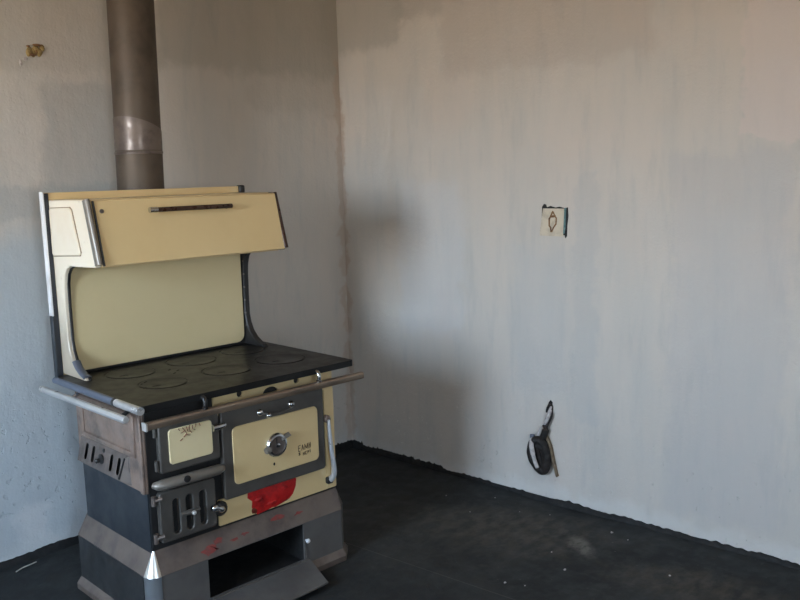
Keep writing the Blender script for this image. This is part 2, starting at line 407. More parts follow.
def corner(z0, r0, z1, r1, n=10):   # quarter-round corner, centred on the body's front left edge
    bm = B(); rows = []
    for (z_, r_) in ((z0, r0), (z1, r1)):
        rows.append([bm.verts.new((-r_ * math.cos(R(90 * k / n)) + .004, -r_ * math.sin(R(90 * k / n)) + .004, z_)) for k in range(n + 1)] + [bm.verts.new((.004, .004, z_))])
    a, b = rows; m = len(a)
    for k in range(m): bm.faces.new((a[k], a[(k + 1) % m], b[(k + 1) % m], b[k]))
    bm.faces.new(a); bm.faces.new(b); return bm
obj('corner_post', corner(.044, .0425, .206, .0425), 'post', S, label='pale metal front corner of the plinth')
obj('corner_cap', corner(.206, .0428, .284, .0060), 'cap', S, label='bright metal corner cap')
bm = B()   # compartment liner
for a in ((OX0 - .005, OX0, -.03, .44, OZ0 - .01, OZ1 + .004), (OX1, OX1 + .005, -.03, .44, OZ0 - .01, OZ1 + .004), (OX0, OX1, .435, .44, OZ0 - .01, OZ1), (OX0, OX1, -.03, .44, OZ0 - .014, OZ0 - .009), (OX0, OX1, -.03, .44, OZ1, OZ1 + .004)):
    add_box(bm, *a)
obj('storage_compartment', bm, 'dark', S, smooth=False, label='dark open compartment in the plinth')
bm = B()   # toe moulding: stepped skirt around the foot
o1 = ring(.056, .512, CC, 0); o2 = ring(.056, .512, CC, .022); o3 = ring(.037, .511, CC, .044); i3 = ring(.030, .508, CC, .044); i0 = ring(.030, .508, CC, 0)
rs = [[bm.verts.new(p) for p in r] for r in (o1, o2, o3, i3, i0)]
for k in range(5):
    for i in range(6): bm.faces.new((rs[k][i], rs[k][(i + 1) % 6], rs[(k + 1) % 5][(i + 1) % 6], rs[(k + 1) % 5][i]))
obj('toe_moulding', bm, 'base_top', S, smooth=False, bevel=.002)
bm = B()   # let-down flap
fl = [(.186, -.040, .058), (.616, -.040, .058), (.579, -.192, .030), (.170, -.215, .028)]
t0 = [bm.verts.new(p) for p in fl]; t1 = [bm.verts.new((p[0], p[1], p[2] - .006)) for p in fl]
bm.faces.new(t0); bm.faces.new(t1)
for i in range(4): bm.faces.new((t0[i], t0[(i + 1) % 4], t1[(i + 1) % 4], t1[i]))
flap = obj('compartment_flap', bm, 'base_front', S, bevel=.0015, label='let-down flap lying open on the floor')
bm = B(); tube(bm, [(.19, -.039, .056), (.61, -.039, .056)], .005)
obj('flap_hinge', bm, 'frame_iron', flap)
bm = B(); lathe(bm, [(.004, 0), (.005, .006), (.008, .009), (.0095, .013), (.007, .018), (.002, .02)], (.603, -.036, .137), 'y', 14)
kn = obj('catch_knob', bm, 'white', S, label='small white catch knob')
bm = B(); add_box(bm, .601, .6045, -.0378, -.0362, .066, .130); obj('drip', bm, 'frame_iron', kn)
def smear(name, pts, mat, parent, f, th=.0012, label=None):
    bm = B(); n = len(pts); cx = sum(p[0] for p in pts) / n; cz = sum(p[1] for p in pts) / n
    va = [bm.verts.new(f(p[0], p[1], 0)) for p in pts]
    vb = [bm.verts.new(f(cx + (p[0] - cx) * .82, cz + (p[1] - cz) * .82, th)) for p in pts]
    for i in range(n): bm.faces.new((va[i], va[(i + 1) % n], vb[(i + 1) % n], vb[i]))
    bm.faces.new(vb)
    return obj(name, bm, mat, parent, angle=70, label=label)
def blobpts(cx, cz, rx, rz, seed, n=28, amp=.35):
    return [(cx + rx * math.cos(2 * math.pi * k / n) * (1 + amp * noise.noise(Vector((math.cos(2 * math.pi * k / n) * 1.6, math.sin(2 * math.pi * k / n) * 1.6, seed)))),
             cz + rz * math.sin(2 * math.pi * k / n) * (1 + amp * noise.noise(Vector((math.cos(2 * math.pi * k / n) * 1.6 + 9, math.sin(2 * math.pi * k / n) * 1.6, seed))))) for k in range(n)]
def on_slope(x, s, h):   # s 0 (lower edge) .. 1 (upper edge) on the plinth's front slope
    nn = Vector((0, -.0775, .0375)).normalized()
    return Vector((x, -.0375 + .0375 * s, .2065 + .0775 * s)) + nn * (h + .0002)
for k, (a, b, rx, rz) in enumerate(((.205, .32, .036, .16), (.235, .55, .02, .12), (.30, .38, .018, .07), (.345, .45, .014, .06), (.50, .60, .03, .10), (.585, .5, .018, .07))):
    smear('paint_smear', blobpts(a, b, rx, rz, k * 3.1, 22, .9), 'red_faint', S, on_slope, .0006)

# body
bm = B(); add_box(bm, 0, W, 0, D, .28, .777); obj('firebox_body', bm, 'iron', S, bevel=.003)
bm = B(); add_box(bm, -.004, 0, .004, .490, .276, .49); obj('side_sheet', bm, 'blue_sheet', S, label='blue-black sheet on the lower left side')
# left casting with raised mouldings
bm = B()
add_box(bm, -.012, 0, -.004, .496, .484, .766)
for (y0, y1, z0, z1) in ((.045, .075, .60, .745), (.43, .455, .60, .745), (.045, .455, .597, .615), (.06, .45, .735, .75)):
    add_box(bm, -.019, -.010, y0, y1, z0, z1)
add_box(bm, -.02, -.010, -.004, .02, .484, .766)
lc = obj('side_casting', bm, 'brown_iron', S, bevel=.004, label='brownish cast side plate above the blue sheet')
bm = B()   # wedge-shaped draft vent on the casting
prof = [(.105, .592), (.505, .588), (.505, .498), (.125, .498)]
va = [bm.verts.new((-.008, y, z)) for y, z in ((.085, .598), (.475, .592), (.475, .490), (.09, .490))]
vb = [bm.verts.new((x, y, z)) for x, y, z in ((-.018, .11, .588), (-.018, .460, .584), (-.040, .452, .508), (-.040, .12, .508))]
bm.faces.new(vb)
for i in range(4): bm.faces.new((va[i], va[(i + 1) % 4], vb[(i + 1) % 4], vb[i]))
cut = B()
for yy in (.398, .345, .205, .150):
    prism(cut, rrect(yy - .0115, yy + .0115, .522, .578, .011, 4), lambda p: (-.09, p[0], p[1] - .002), lambda p: (-.0135, p[0], p[1] + .0))
vent = obj('draft_vent', bm, 'vent_iron', S, bevel=.001, cut=cut, shell=.003, label='slotted wedge-shaped draft vent')
bm = B()
add_box(bm, -.0145, -.0125, .10, .45, .500, .586)
obj('vent_shadow_plate', bm, 'dark', vent, smooth=False)
bm = B(); lathe(bm, [(.02, .0), (.021, .006), (.008, .010), (.007, .018), (.010, .022), (.004, .027)], (-.026, .277, .545), 'x', 18)
obj('draft_knob', bm, 'iron', vent)
bm = B(); lathe(bm, [(.008, .0), (.009, .004), (.003, .007)], (-.018, .27, .577), 'x', 12); obj('rivet', bm, 'iron', vent)

bm = B(); tube(bm, [(-.0185, .116, .583), (-.0395, .126, .514)], .0045, 8); obj('end_gap', bm, 'dark', vent)
# cooktop
bm = B()
def hole_ring(cx, cy, r): return [(cx + r * math.cos(2 * math.pi * k / 40), cy + r * math.sin(2 * math.pi * k / 40)) for k in range(40)]
pl = rrect(-.045, .84, -.074, .57, .012, 4)
prism(bm, pl, lambda p: (p[0], p[1], .776), lambda p: (p[0], p[1], .80))
LID = [(.165, .405, .088), (.425, .415, .094), (.668, .425, .088), (.165, .165, .082), (.425, .165, .088), (.668, .165, .094)]
cut = B()
for cx, cy, r in LID:
    lathe(cut, [(r + .004, .797), (r + .004, .81)], (cx, cy, 0), 'z', 40)
top = obj('cooktop', bm, 'top_iron', S, bevel=.005, seg=3, cut=cut, label='black cast iron cooktop')
for cx, cy, r in LID:
    bm = B()
    lathe(bm, [(r, .7965), (r, .8005), (r - .003, .8015), (r - .009, .8008), (r - .012, .8002), (.03, .8003), (.004, .8004)], (cx, cy, 0), 'z', 40)
    cut = B()
    prism(cut, rrect(-.016, .016, -.007, .007, .0065, 4), lambda p: (cx + p[0] - r * .45, cy + p[1] - r * .3, .799), lambda p: (cx + p[0] - r * .45, cy + p[1] - r * .3, .82))
    obj('lid', bm, 'top_iron', S, cut=cut)
for (a, b) in ((.087, .146), (.10, .20), (.13, .225), (.27, .27), (.30, .30), (.285, .335)):
    bm = B(); prism(bm, rrect(-.009, .009, -.004, .004, .0038, 3), lambda p: (a + p[0], b + p[1] + p[0] * .7, .7985), lambda p: (a + p[0], b + p[1] + p[0] * .7, .8012))
    obj('lifter_socket', bm, 'dark', top)

# left edge roll (two lengths with a collar) and the side towel rail
bm = B(); tube(bm, [(-.047, .57, .787), (-.047, .095, .787)], [.013, .0135], 16); obj('edge_roll', bm, 'roll', S, label='blue-grey rolled left edge of the cooktop')
bm = B(); tube(bm, [(-.047, .09, .787), (-.047, -.078, .787)], [.0135, .0135], 16); obj('edge_roll', bm, 'rail', S, label='paler front length of the rolled edge')
bm = B(); tube(bm, [(-.047, .085, .787), (-.047, .097, .787)], .0155, 16); obj('collar', bm, 'iron', S)
bm = B(); tube(bm, [(-.098, .575, .764), (-.088, -.058, .764)], .0125, 6)
sr = obj('side_towel_rail', bm, 'rail', S, bevel=.002, label='pale metal towel rail along the left side')
for yy in (.385, .02):
    bm = B(); tube(bm, spline([(-.094 + (.385 - yy) * .012, yy, .764), (-.07, yy, .756), (-.045, yy, .766), (-.03, yy, .768)], 5), .007, 10)
    obj('bracket', bm, 'chrome' if yy > .2 else 'iron', sr)

# front rail
bm = B(); prism_x(bm, [(-.078, .726), (-.100, .726), (-.103, .730), (-.103, .746), (-.099, .750), (-.080, .750), (-.077, .746), (-.077, .730)], -.042, .866)
fr = obj('front_rail', bm, 'bar', S, bevel=.0015, label='brown-grey rail across the whole front')
for xx, mt in ((.175, 'iron'), (.655, 'chrome')):
    bm = B(); tube(bm, spline([(xx, -.088, .748), (xx, -.092, .772), (xx, -.084, .785), (xx, -.070, .787)], 5), [.008] * 16, 10)
    lathe(bm, [(.010, 0), (.011, .006), (.006, .010)], (xx, -.090, .749), 'z', 12)
    obj('rail_bracket', bm, mt, fr, label='bright bracket at the right' if mt == 'chrome' else None)
bm = B(); add_box(bm, -.046, -.0405, -.104, -.076, .725, .751); obj('rail_end', bm, 'nickel', fr)

# apron with holes
bm = B(); prism_y(bm, rrect(.256, .782, .690, .777, .003, 2), -.008, .001)
cut = B()
prism_y(cut, disc(.364, .750, .0125, .0125, 20), -.03, .0005)
prism_y(cut, disc(.613, .752, .0125, .0125, 20), -.03, .0005)
prism_y(cut, disc(.495, .728, .033, .022, 20, 0, 180), -.03, .0005)
obj('apron', bm, 'cream', S, cut=cut, label='cream strip with dark holes under the cooktop')
bm = B(); prism_y(bm, rrect(.738, .783, .296, .692, .004, 3), -.010, .001); obj('corner_stile', bm, 'cream', S, label='narrow cream strip at the right of the oven door')
bm = B(); prism_y(bm, rrect(.252, .783, .294, .388, .004, 3), -.007, .001); kick = obj('lower_panel', bm, 'cream', S, label='cream panel below the oven door')
bm = B()
pts = [(.375, .388), (.372, .362), (.392, .345), (.388, .322), (.402, .308), (.410, .289), (.452, .293), (.48, .297), (.49, .294), (.53, .302), (.556, .308), (.574, .322), (.588, .348), (.592, .374), (.586, .389), (.548, .392), (.50, .386), (.45, .388)]
def on_kick(x, z, h): return (x, -.0072 - h, z)
rp = smear('red_paint_patch', pts, 'red', kick, on_kick, .003, label='bright red paint patch')
for k, (a, b, rx, rz) in enumerate(((.42, .345, .018, .01), (.475, .318, .022, .006), (.53, .36, .016, .008))):
    smear('paint_run', blobpts(a, b, rx, rz, 20 + k, 18, .6), 'red', rp, lambda x, z, h: (x, -.0098 - h, z), .003)
smear('chip', blobpts(.54, .31, .012, .006, 33, 14, .6), 'dark', kick, on_kick, .001)
smear('chip', blobpts(.40, .307, .014, .012, 35, 14, .6), 'rust', kick, on_kick, .0013)

# oven door
bm = B(); prism_y(bm, rrect(.272, .724, .386, .712, .012, 5), -.024, 0)
od = obj('oven_door', bm, 'frame_iron', S, bevel=.005, seg=3, label='grey framed oven door with a cream panel')
bm = B(); prism_y(bm, rrect(.312, .690, .432, .642, .020, 6), -.0285, -.022)
ep = obj('enamel_panel', bm, 'cream', od, bevel=.002, label='cream enamel panel of the oven door')
bm = B()
lathe(bm, [(.044, 0), (.045, .008), (.040, .015), (.034, .016), (.033, .011), (.010, .011), (.008, .017), (.002, .018)], (.492, -.0285, .538), 'y', 36)
th = obj('thermometer', bm, 'chrome', od, label='round chrome thermometer dial')
bm = B(); lathe(bm, [(.0325, .0112), (.0325, .0117), (.001, .0119)], (.492, -.0285, .538), 'y', 30); obj('dial_face', bm, 'vent_iron', th)
bm = B(); add_box(bm, .4865, .4895, -.0435, -.0400, .540, .566); obj('pointer', bm, 'iron', th)
bm = B(); tube(bm, [(.458, -.036, .530), (.441, -.038, .525)], [.014, .011], 12); obj('mounting_lug', bm, 'lip', th)
bm = B(); tube(bm, [(.512, -.032, .554), (.548, -.036, .566)], [(.019, .010), (.019, .010)], 4)
obj('mounting_lug', bm, 'lip', th)
bm = B(); prism_y(bm, disc(.481, .467, .004, .006, 12), -.0292, -.0280); obj('peg_hole', bm, 'dark', od)
bm = B()   # door pull: a thin rod between two round chrome bosses
tube(bm, spline([(.432, -.030, .672), (.444, -.045, .666), (.455, -.049, .662), (.50, -.050, .661), (.553, -.050, .662), (.566, -.040, .668)], 6), .0045, 10)
dh = obj('door_pull', bm, 'frame_iron', od)
for xx, zz in ((.430, .672), (.569, .674), (.452, .661)):
    bm = B(); rr = .014 if zz > .665 else .010
    lathe(bm, [(rr * .8, 0), (rr, .004), (rr * .9, .011), (rr * .5, .016), (.001, .0175)], (xx, -.024 if zz > .665 else -.044, zz), 'y', 18); obj('boss', bm, 'chrome', dh)
# worn lettering: short strokes in two lines
bm = B()
def stroke(x0, z0, x1, z1, w=.0026):
    d = Vector((x1 - x0, z1 - z0)).normalized(); p = Vector((-d.y, d.x)) * w / 2
    x0 -= .010; x1 -= .010
    q = [(x0 + p.x, z0 + p.y), (x1 + p.x, z1 + p.y), (x1 - p.x, z1 - p.y), (x0 - p.x, z0 - p.y)]
    prism_y(bm, q, -.0292, -.0284)
for s in ((.603, .507, .603, .485), (.603, .507, .613, .508), (.603, .497, .611, .498), (.603, .485, .612, .486),
          (.618, .486, .622, .508), (.622, .508, .628, .486), (.620, .495, .626, .495),
          (.633, .486, .633, .508), (.633, .508, .640, .490), (.640, .490, .646, .509), (.646, .509, .647, .487),
          (.653, .509, .653, .488), (.659, .510, .659, .489), (.653, .499, .659, .499),
          (.603, .480, .611, .471), (.603, .471, .611, .480), (.607, .482, .607, .469),
          (.624, .478, .624, .466), (.630, .479, .630, .467), (.624, .472, .630, .473), (.635, .479, .635, .467), (.635, .479, .641, .479), (.635, .467, .641, .468), (.646, .480, .646, .469), (.646, .480, .652, .476), (.652, .476, .646, .474), (.657, .481, .657, .470)):
    stroke(*s)
obj('lettering', bm, 'lettering', ep, smooth=False, label='worn dark lettering')
# swinging lever on the stile
bm = B(); add_box(bm, .726, .7395, -.004, .001, .335, .600); obj('lever_slot', bm, 'dark', S, smooth=False)
bm = B(); tube(bm, spline([(.741, -.030, .575), (.741, -.033, .53), (.743, -.038, .46), (.746, -.044, .40), (.748, -.042, .365), (.746, -.034, .346), (.742, -.024, .336)], 6),
               [(.007 + .006 * min(1, k / 22), .005 + .0035 * min(1, k / 12)) for k in range(37)], 12)
lv = obj('lever', bm, 'rail', S, label='pale curved metal lever at the right of the oven')
bm = B(); lathe(bm, [(.015, 0), (.0155, .010), (.011, .018), (.005, .018), (.004, .014)], (.742, -.010, .577), 'y', 20); obj('lever_pivot', bm, 'brown_iron', lv)
bm = B(); prism_y(bm, rrect(.730, .756, .318, .345, .006, 3), -.026, -.008); obj('lever_catch', bm, 'iron', lv, bevel=.003)

# firebox door
bm = B(); prism_y(bm, rrect(.034, .262, .545, .716, .010, 5), -.026, -.002)
fd = obj('firebox_door', bm, 'frame_iron', S, bevel=.006, seg=3, label='grey framed firebox door with a scratched cream panel')
bm = B(); prism_y(bm, rrect(.068, .231, .571, .690, .012, 5), -.0315, -.024)
fp = obj('enamel_panel', bm, 'cream_pale', fd, bevel=.002, label='pale cream panel scratched at its top')
for s in ([(.118, .688), (.128, .676), (.134, .664), (.122, .655)], [(.134, .688), (.138, .672), (.146, .668)], [(.146, .690), (.143, .676), (.152, .664)], [(.128, .676), (.112, .670)],
          [(.158, .688), (.155, .676), (.166, .670)], [(.170, .690), (.168, .680)], [(.128, .662), (.146, .656)], [(.104, .688), (.108, .680)], [(.182, .689), (.186, .680)], [(.118, .650), (.108, .645)]):
    bm = B()
    tube(bm, [(p[0], -.0316, p[1]) for p in s], [(.0034, .0010)] * len(s), 6); obj('scratch', bm, 'rust', fp)
bm = B(); tube(bm, [(.232, -.034, .660), (.258, -.036, .661), (.282, -.030, .661)], [.013, .012, .009], 12); obj('door_latch', bm, 'chrome', fd)
for zz in (.690, .575):
    bm = B(); tube(bm, [(.026, -.016, zz - .018), (.026, -.016, zz + .018)], .007, 12); obj('hinge', bm, 'frame_iron', fd)
# rounded lip between the two doors
bm = B(); tube(bm, [(.006, -.022, .5155), (.014, -.034, .5155), (.03, -.040, .516), (.14, -.041, .514), (.24, -.039, .512), (.258, -.030, .512), (.266, -.020, .512)], [(.012, .010), (.019, .015), (.022, .018), (.022, .018), (.021, .017), (.016, .014), (.009, .009)], 16)
lip = obj('ash_lip', bm, 'lip', S, label='rounded grey ledge between the two small doors')
bm = B(); lathe(bm, [(.012, 0), (.012, .004), (.004, .006)], (.108, -.0610, .521), 'y', 16); obj('rivet', bm, 'dark', lip)
# draft door with three slots
bm = B(); prism_y(bm, rrect(.020, .232, .310, .484, .012, 5), -.028, -.006)
cut = B()
for xx in (.080, .130, .181):
    prism_y(cut, rrect(xx - .0125, xx + .0125, .330, .452, .012, 5), -.05, -.010)
dd = obj('draft_door', bm, 'frame_iron', S, bevel=.004, seg=3, cut=cut, label='grey ash door with three vertical slots')
bm = B()
for xx in (.080, .130, .181): prism_y(bm, rrect(xx - .012, xx + .012, .331, .451, .011, 5), -.0112, -.009)
obj('slot_back', bm, 'dark', dd, smooth=False)
bm = B(); tube(bm, [(.095, -.030, .392), (.13, -.034, .392), (.165, -.030, .392)], [(.006, .006), (.011, .010), (.006, .006)], 12)
sl = obj('slide_bar', bm, 'frame_iron', dd)
bm = B(); lathe(bm, [(.006, 0), (.008, .005), (.007, .012), (.002, .015)], (.133, -.042, .392), 'y', 14); obj('slide_knob', bm, 'nickel', sl)
for zz in (.462, .332):
    bm = B(); tube(bm, [(.004, -.020, zz - .016), (.004, -.020, zz + .016)], .008, 12); tube(bm, [(.004, -.022, zz), (.03, -.028, zz + .004)], [.006, .008], 10); obj('hinge', bm, 'vent_iron', dd)
bm = B(); tube(bm, spline([(.196, -.058, .392), (.214, -.060, .386), (.232, -.054, .376), (.250, -.040, .366)], 5), [.008, .011, .013, .013, .012, .010, .009, .009, .010, .012, .013, .013, .012, .011, .010, .009], 12)
lt = obj('latch', bm, 'chrome', dd)
bm = B(); lathe(bm, [(.026, 0), (.027, .012), (.020, .022), (.012, .030)], (.254, -.008, .362), 'y', 16); obj('latch_plate', bm, 'iron', lt)

# ------------------------------------------------------------------ high closet above
bm = B(); prism_y(bm, rrect(-.026, .828, .785, 1.468, .006, 2), .598, .610)
bp = obj('back_panel', bm, 'cream', S, bevel=.002, label='tall cream back sheet of the warming closet')
bm = B()
add_box(bm, -.032, -.025, .586, .614, 1.02, 1.472); obj('edge_strip', bm, 'white', bp, bevel=.002, label='pale upper length of the left edge strip')
bm = B(); add_box(bm, -.032, -.025, .586, .614, .785, 1.02); obj('edge_strip', bm, 'blue_sheet', bp, bevel=.002)
bm = B(); add_box(bm, .806, .832, .585, .616, 1.436, 1.472); obj('end_cap', bm, 'iron', bp, bevel=.006, label='black end cap')
bm = B(); add_box(bm, -.025, -.006, .593, .600, .79, 1.466); obj('edge_binding', bm, 'dark_navy', bp, bevel=.002, label='dark binding behind the pale edge strip')
bm = B()   # cream splash sheet
prism_y(bm, rrect(.020, .756, .812, 1.25, .035, 6), .534, .542); obj('splash_panel', bm, 'splash', S, bevel=.002, label='cream splash sheet above the cooktop')
bm = B(); add_box(bm, -.003, .790, .543, .597, .802, 1.215); obj('splash_backing', bm, 'iron', S)
# brackets: columns that flare into the closet and into the cooktop
def bracket_profile(front):
    pts = [(.597, 1.442), (.318, 1.442), (.312, 1.438), (.254, 1.226), (.258, 1.214), (.40, 1.209), (.455, 1.209), (.490, 1.198), (.512, 1.175), (.524, 1.14), (.528, 1.10), (.530, 1.02), (.530, .93), (.522, .895), (.505, .862), (.478, .836), (.445, .818), (.415, .810), (.408, .800), (.597, .800)]
    return pts
for (x0, x1, mt, lb) in ((-.006, .018, 'bracket', 'pale left bracket and closet end'), (.762, .788, 'iron', 'shade-dark right bracket')):  # right one black: shade on its inner side put into the colour
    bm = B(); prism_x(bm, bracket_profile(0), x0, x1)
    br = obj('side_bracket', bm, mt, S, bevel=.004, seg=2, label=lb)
    if x0 < 0:
        bm = B(); q = [(.578, 1.412), (.418, 1.416), (.404, 1.408), (.356, 1.262), (.362, 1.252), (.582, 1.240), (.590, 1.25), (.588, 1.405)]
        prism_x(bm, q, -.012, -.004); e_ = obj('end_panel', bm, 'cream_worn', br, bevel=.003, label='embossed pale end panel')
        bm = B(); tube(bm, [(-.0065, a_ + (.003 if a_ > .5 else -.003), b_) for a_, b_ in q], .0028, 8, True); obj('panel_seam', bm, 'seam', e_)
        bm = B(); pp = [(-.001 + .0, p[0], p[1]) for p in ((.322, 1.434), (.262, 1.224))]
        tube(bm, [(.006, .316, 1.440), (.006, .254, 1.222)], [(.021, .012), (.021, .012)], 16); obj('rounded_edge', bm, 'lip', br, label='grey rounded front edge')
        bm = B(); tube(bm, [(.013, p[0], p[1]) for p in bracket_profile(0)[5:19]], [(.006, .003)] * 14, 10); obj('edge_shade', bm, 'iron', br)  # thin shading along the inner edge, put in as a dark line
        bm = B(); tube(bm, spline([(.006, .50, .858), (.006, .478, .836), (.006, .445, .818), (.006, .415, .809)], 5), [(.016, .008)] * 16, 12); obj('foot', bm, 'roll', br)
    else:
        bm = B(); tube(bm, [(.788, .316, 1.440), (.788, .254, 1.222)], [(.010, .010), (.010, .010)], 12); obj('rounded_edge', bm, 'handle_brown', br, label='dark brown rounded front edge')
        for k in range(6):
            bm = B(); lathe(bm, [(.004, 0), (.0045, .003), (.002, .005)], (.7635, .5305, .88 + k * .055), 'y', 8)
            obj('screw', bm, 'vent_iron', br)
bm = B(); add_box(bm, .018, .762, .32, .597, 1.432, 1.442); add_box(bm, .018, .762, .27, .545, 1.212, 1.222); obj('closet_shell', bm, 'cream', S)
bm = B()   # sloped door of the closet
prism_x(bm, [(.303, 1.437), (.315, 1.441), (.262, 1.214), (.250, 1.218)], .0195, .782)
cd = obj('closet_door', bm, 'cream', S, bevel=.003, label='sloping cream door of the warming closet')
def dpt(x, s, h):   # s: 0 bottom .. 1 top on the door's face
    a = Vector((x, .250, 1.218)); b = Vector((x, .303, 1.437)); n_ = Vector((0, -.219, .053)).normalized()
    return a + (b - a) * s + n_ * h
bm = B(); tube(bm, [dpt(.226, .80, .022), dpt(.556, .80, .022)], .0085, 12)
ch = obj('closet_handle', bm, 'handle_brown', cd, label='dark brown rod handle')
bm = B(); tube(bm, [dpt(.216, .80, .022), dpt(.246, .80, .022)], .0105, 12); obj('handle_ferrule', bm, 'chrome', ch, label='chrome ferrule')
for xx in (.236, .545):
    bm = B(); tube(bm, [dpt(xx, .80, 0), dpt(xx, .80, .022)], .006, 10); obj('handle_post', bm, 'handle_brown', ch)
bm = B(); tube(bm, [dpt(.024, .0, .001), dpt(.024, 1., .001)], .0045, 8); obj('edge_seal', bm, 'iron', cd)
bm = B(); tube(bm, [dpt(.050, .84, -.001), dpt(.050, .84, .003)], .0075, 16); obj('badge', bm, 'vent_iron', cd)
# flue box behind, carrying the pipe
bm = B(); add_box(bm, .30, .55, .612, .83, .60, .80); add_box(bm, .30, .55, .50, .612, .60, .76); obj('flue_box', bm, 'iron', S, bevel=.006)

# ------------------------------------------------------------------ stove pipe
PX, PY = .428, .722
P = thing('stovepipe', 'brown-grey metal stovepipe rising behind the range', 'pipe', (0, 0, 0), R(-3.617))
bm = B(); lathe(bm, [(.098, .800), (.098, 1.60), (.094, 1.605), (.094, .800)], (PX, PY, 0), 'z', 40)
bm.free(); bm = B(); lathe(bm, [(.0920, .8015), (.0920, 1.64)], (PX, PY, 0), 'z', 44); lp = obj('lower_section', bm, 'pipe', P)
bm = B(); lathe(bm, [(.0905, 1.625), (.0905, H - .002)], (PX, PY, 0), 'z', 44); up = obj('upper_section', bm, 'pipe', P)
bm = B(); lathe(bm, [(.0915, 1.606), (.0945, 1.609), (.0945, 1.616), (.0915, 1.62)], (PX, PY, 0), 'z', 44); obj('joint_bead', bm, 'vent_iron', P)
bm = B()   # slanting lap of the sheet above the joint
n = 44; ra = [bm.verts.new((PX + .0926 * math.cos(2 * math.pi * k / n), PY + .0926 * math.sin(2 * math.pi * k / n), 1.622)) for k in range(n)]
rb = [bm.verts.new((PX + .0926 * math.cos(2 * math.pi * k / n), PY + .0926 * math.sin(2 * math.pi * k / n), 1.72 - .035 * math.cos(2 * math.pi * k / n - .3))) for k in range(n)]
for k in range(n): bm.faces.new((ra[k], ra[(k + 1) % n], rb[(k + 1) % n], rb[k]))
o = obj('lap_sleeve', bm, 'vent_iron', P, label='paler metal sleeve above the joint')

for o in P.children:
    for v_ in o.data.vertices:
        v_.co.x += (v_.co.z - 1.47) * .0147 - .004
# ------------------------------------------------------------------ things on the right wall (x = XR)
def wy(p, h=0.0): return (XR - h, p[0], p[1])
K = thing('wall_box', 'square cream wall box cover with a brown keyhole stain in a ragged cut-out', 'switch box', (XR, -.41, 1.28))
K0 = Vector((XR, -.41, 1.28))
def rel(pts_): return [Vector(p) - K0 for p in pts_]
def slab(bm, pts, h0, h1):
    a = [bm.verts.new(Vector(wy(p, h0)) - K0) for p in pts]; b = [bm.verts.new(Vector(wy(p, h1)) - K0) for p in pts]
    bm.faces.new(a); bm.faces.new(b)
    for i in range(len(pts)): bm.faces.new((a[i], a[(i + 1) % len(pts)], b[(i + 1) % len(pts)], b[i]))
bm = B(); slab(bm, [(-.352, 1.340), (-.362, 1.353), (-.372, 1.350), (-.376, 1.338), (-.395, 1.344), (-.42, 1.337), (-.44, 1.341), (-.466, 1.335), (-.482, 1.338), (-.484, 1.30), (-.479, 1.26), (-.4775, 1.215), (-.470, 1.205), (-.466, 1.218), (-.342, 1.217), (-.341, 1.235), (-.350, 1.29)], -.004, .0025)
obj('cut_out', bm, 'tar', K, smooth=False, label='dark ragged gap around the cover')
bm = B(); slab(bm, [(-.358, 1.333), (-.466, 1.333), (-.459, 1.212), (-.340, 1.214), (-.345, 1.25)], .0, .0055)
cv = obj('cover', bm, 'plate', K, bevel=.001)
bm = B(); slab(bm, [(-.466, 1.335), (-.475, 1.337), (-.471, 1.25), (-.466, 1.225), (-.458, 1.225)], .0, .0048); obj('edge_strip', bm, 'teal', K, label='teal strip at the right edge')
bm = B()
def band(bm, pts, w, h0, h1):
    for (a, b) in zip(pts, pts[1:]):
        a = Vector(a); b = Vector(b); d = (b - a).normalized(); p = Vector((-d.y, d.x)) * w / 2
        e = d * w * .3
        slab(bm, [a - e + p, b + e + p, b + e - p, a - e - p], h0, h1)
band(bm, [(-.409, 1.320), (-.398, 1.298), (-.391, 1.288), (-.391, 1.258), (-.398, 1.250), (-.400, 1.232)], .007, .005, .0068)
band(bm, [(-.411, 1.318), (-.420, 1.300), (-.427, 1.292), (-.425, 1.266), (-.412, 1.250), (-.404, 1.232)], .006, .005, .0066)
band(bm, [(-.398, 1.298), (-.421, 1.300)], .010, .005, .0067)
obj('stain', bm, 'stain', cv, smooth=False, label='brown keyhole-shaped stain')

L0 = Vector((XR, -.37, .30))
L = thing('cable_loop', 'black cable coil with pale taped end hanging from a hole in the wall', 'cable', L0)
def w3(a): return [Vector((XR - h, y, z)) - L0 for (y, z, h) in a]
bm = B(); slab_pts = blobpts(-.394, .452, .012, .018, 5, 16, .6)
a = [bm.verts.new(Vector((XR - .0015, p[0], p[1])) - L0) for p in slab_pts]; b = [bm.verts.new(Vector((XR + .004, p[0], p[1])) - L0) for p in slab_pts]
bm.faces.new(a); bm.faces.new(b)
for i in range(16): bm.faces.new((a[i], a[(i + 1) % 16], b[(i + 1) % 16], b[i]))
obj('wire_hole', bm, 'dark', L)
bm = B(); tube(bm, spline(w3([(-.393, .462, -.01), (-.391, .452, .008), (-.384, .434, .014), (-.380, .418, .012)]), 6), .006, 10); obj('wire', bm, 'rubber', L)
bm = B(); tube(bm, spline(w3([(-.397, .455, -.005), (-.404, .43, .010), (-.407, .405, .016), (-.395, .375, .02), (-.380, .345, .022)]), 6), .0055, 10); obj('wire', bm, 'rubber', L)
bm = B(); tube(bm, spline(w3([(-.399, .445, .006), (-.398, .418, .018), (-.388, .39, .022), (-.376, .362, .022)]), 6), [.006] * 4 + [.010] * 12 + [.006] * 3, 10); obj('tape_wrap', bm, 'tape', L, label='pale tape wrapped round the wire')
bm = B(); tube(bm, spline(w3([(-.372, .358, .018), (-.380, .338, .024), (-.372, .31, .026), (-.358, .283, .028), (-.350, .262, .03)]), 6), [.011] * 6 + [.016] * 19, 12); obj('cable_tail', bm, 'rubber', L)
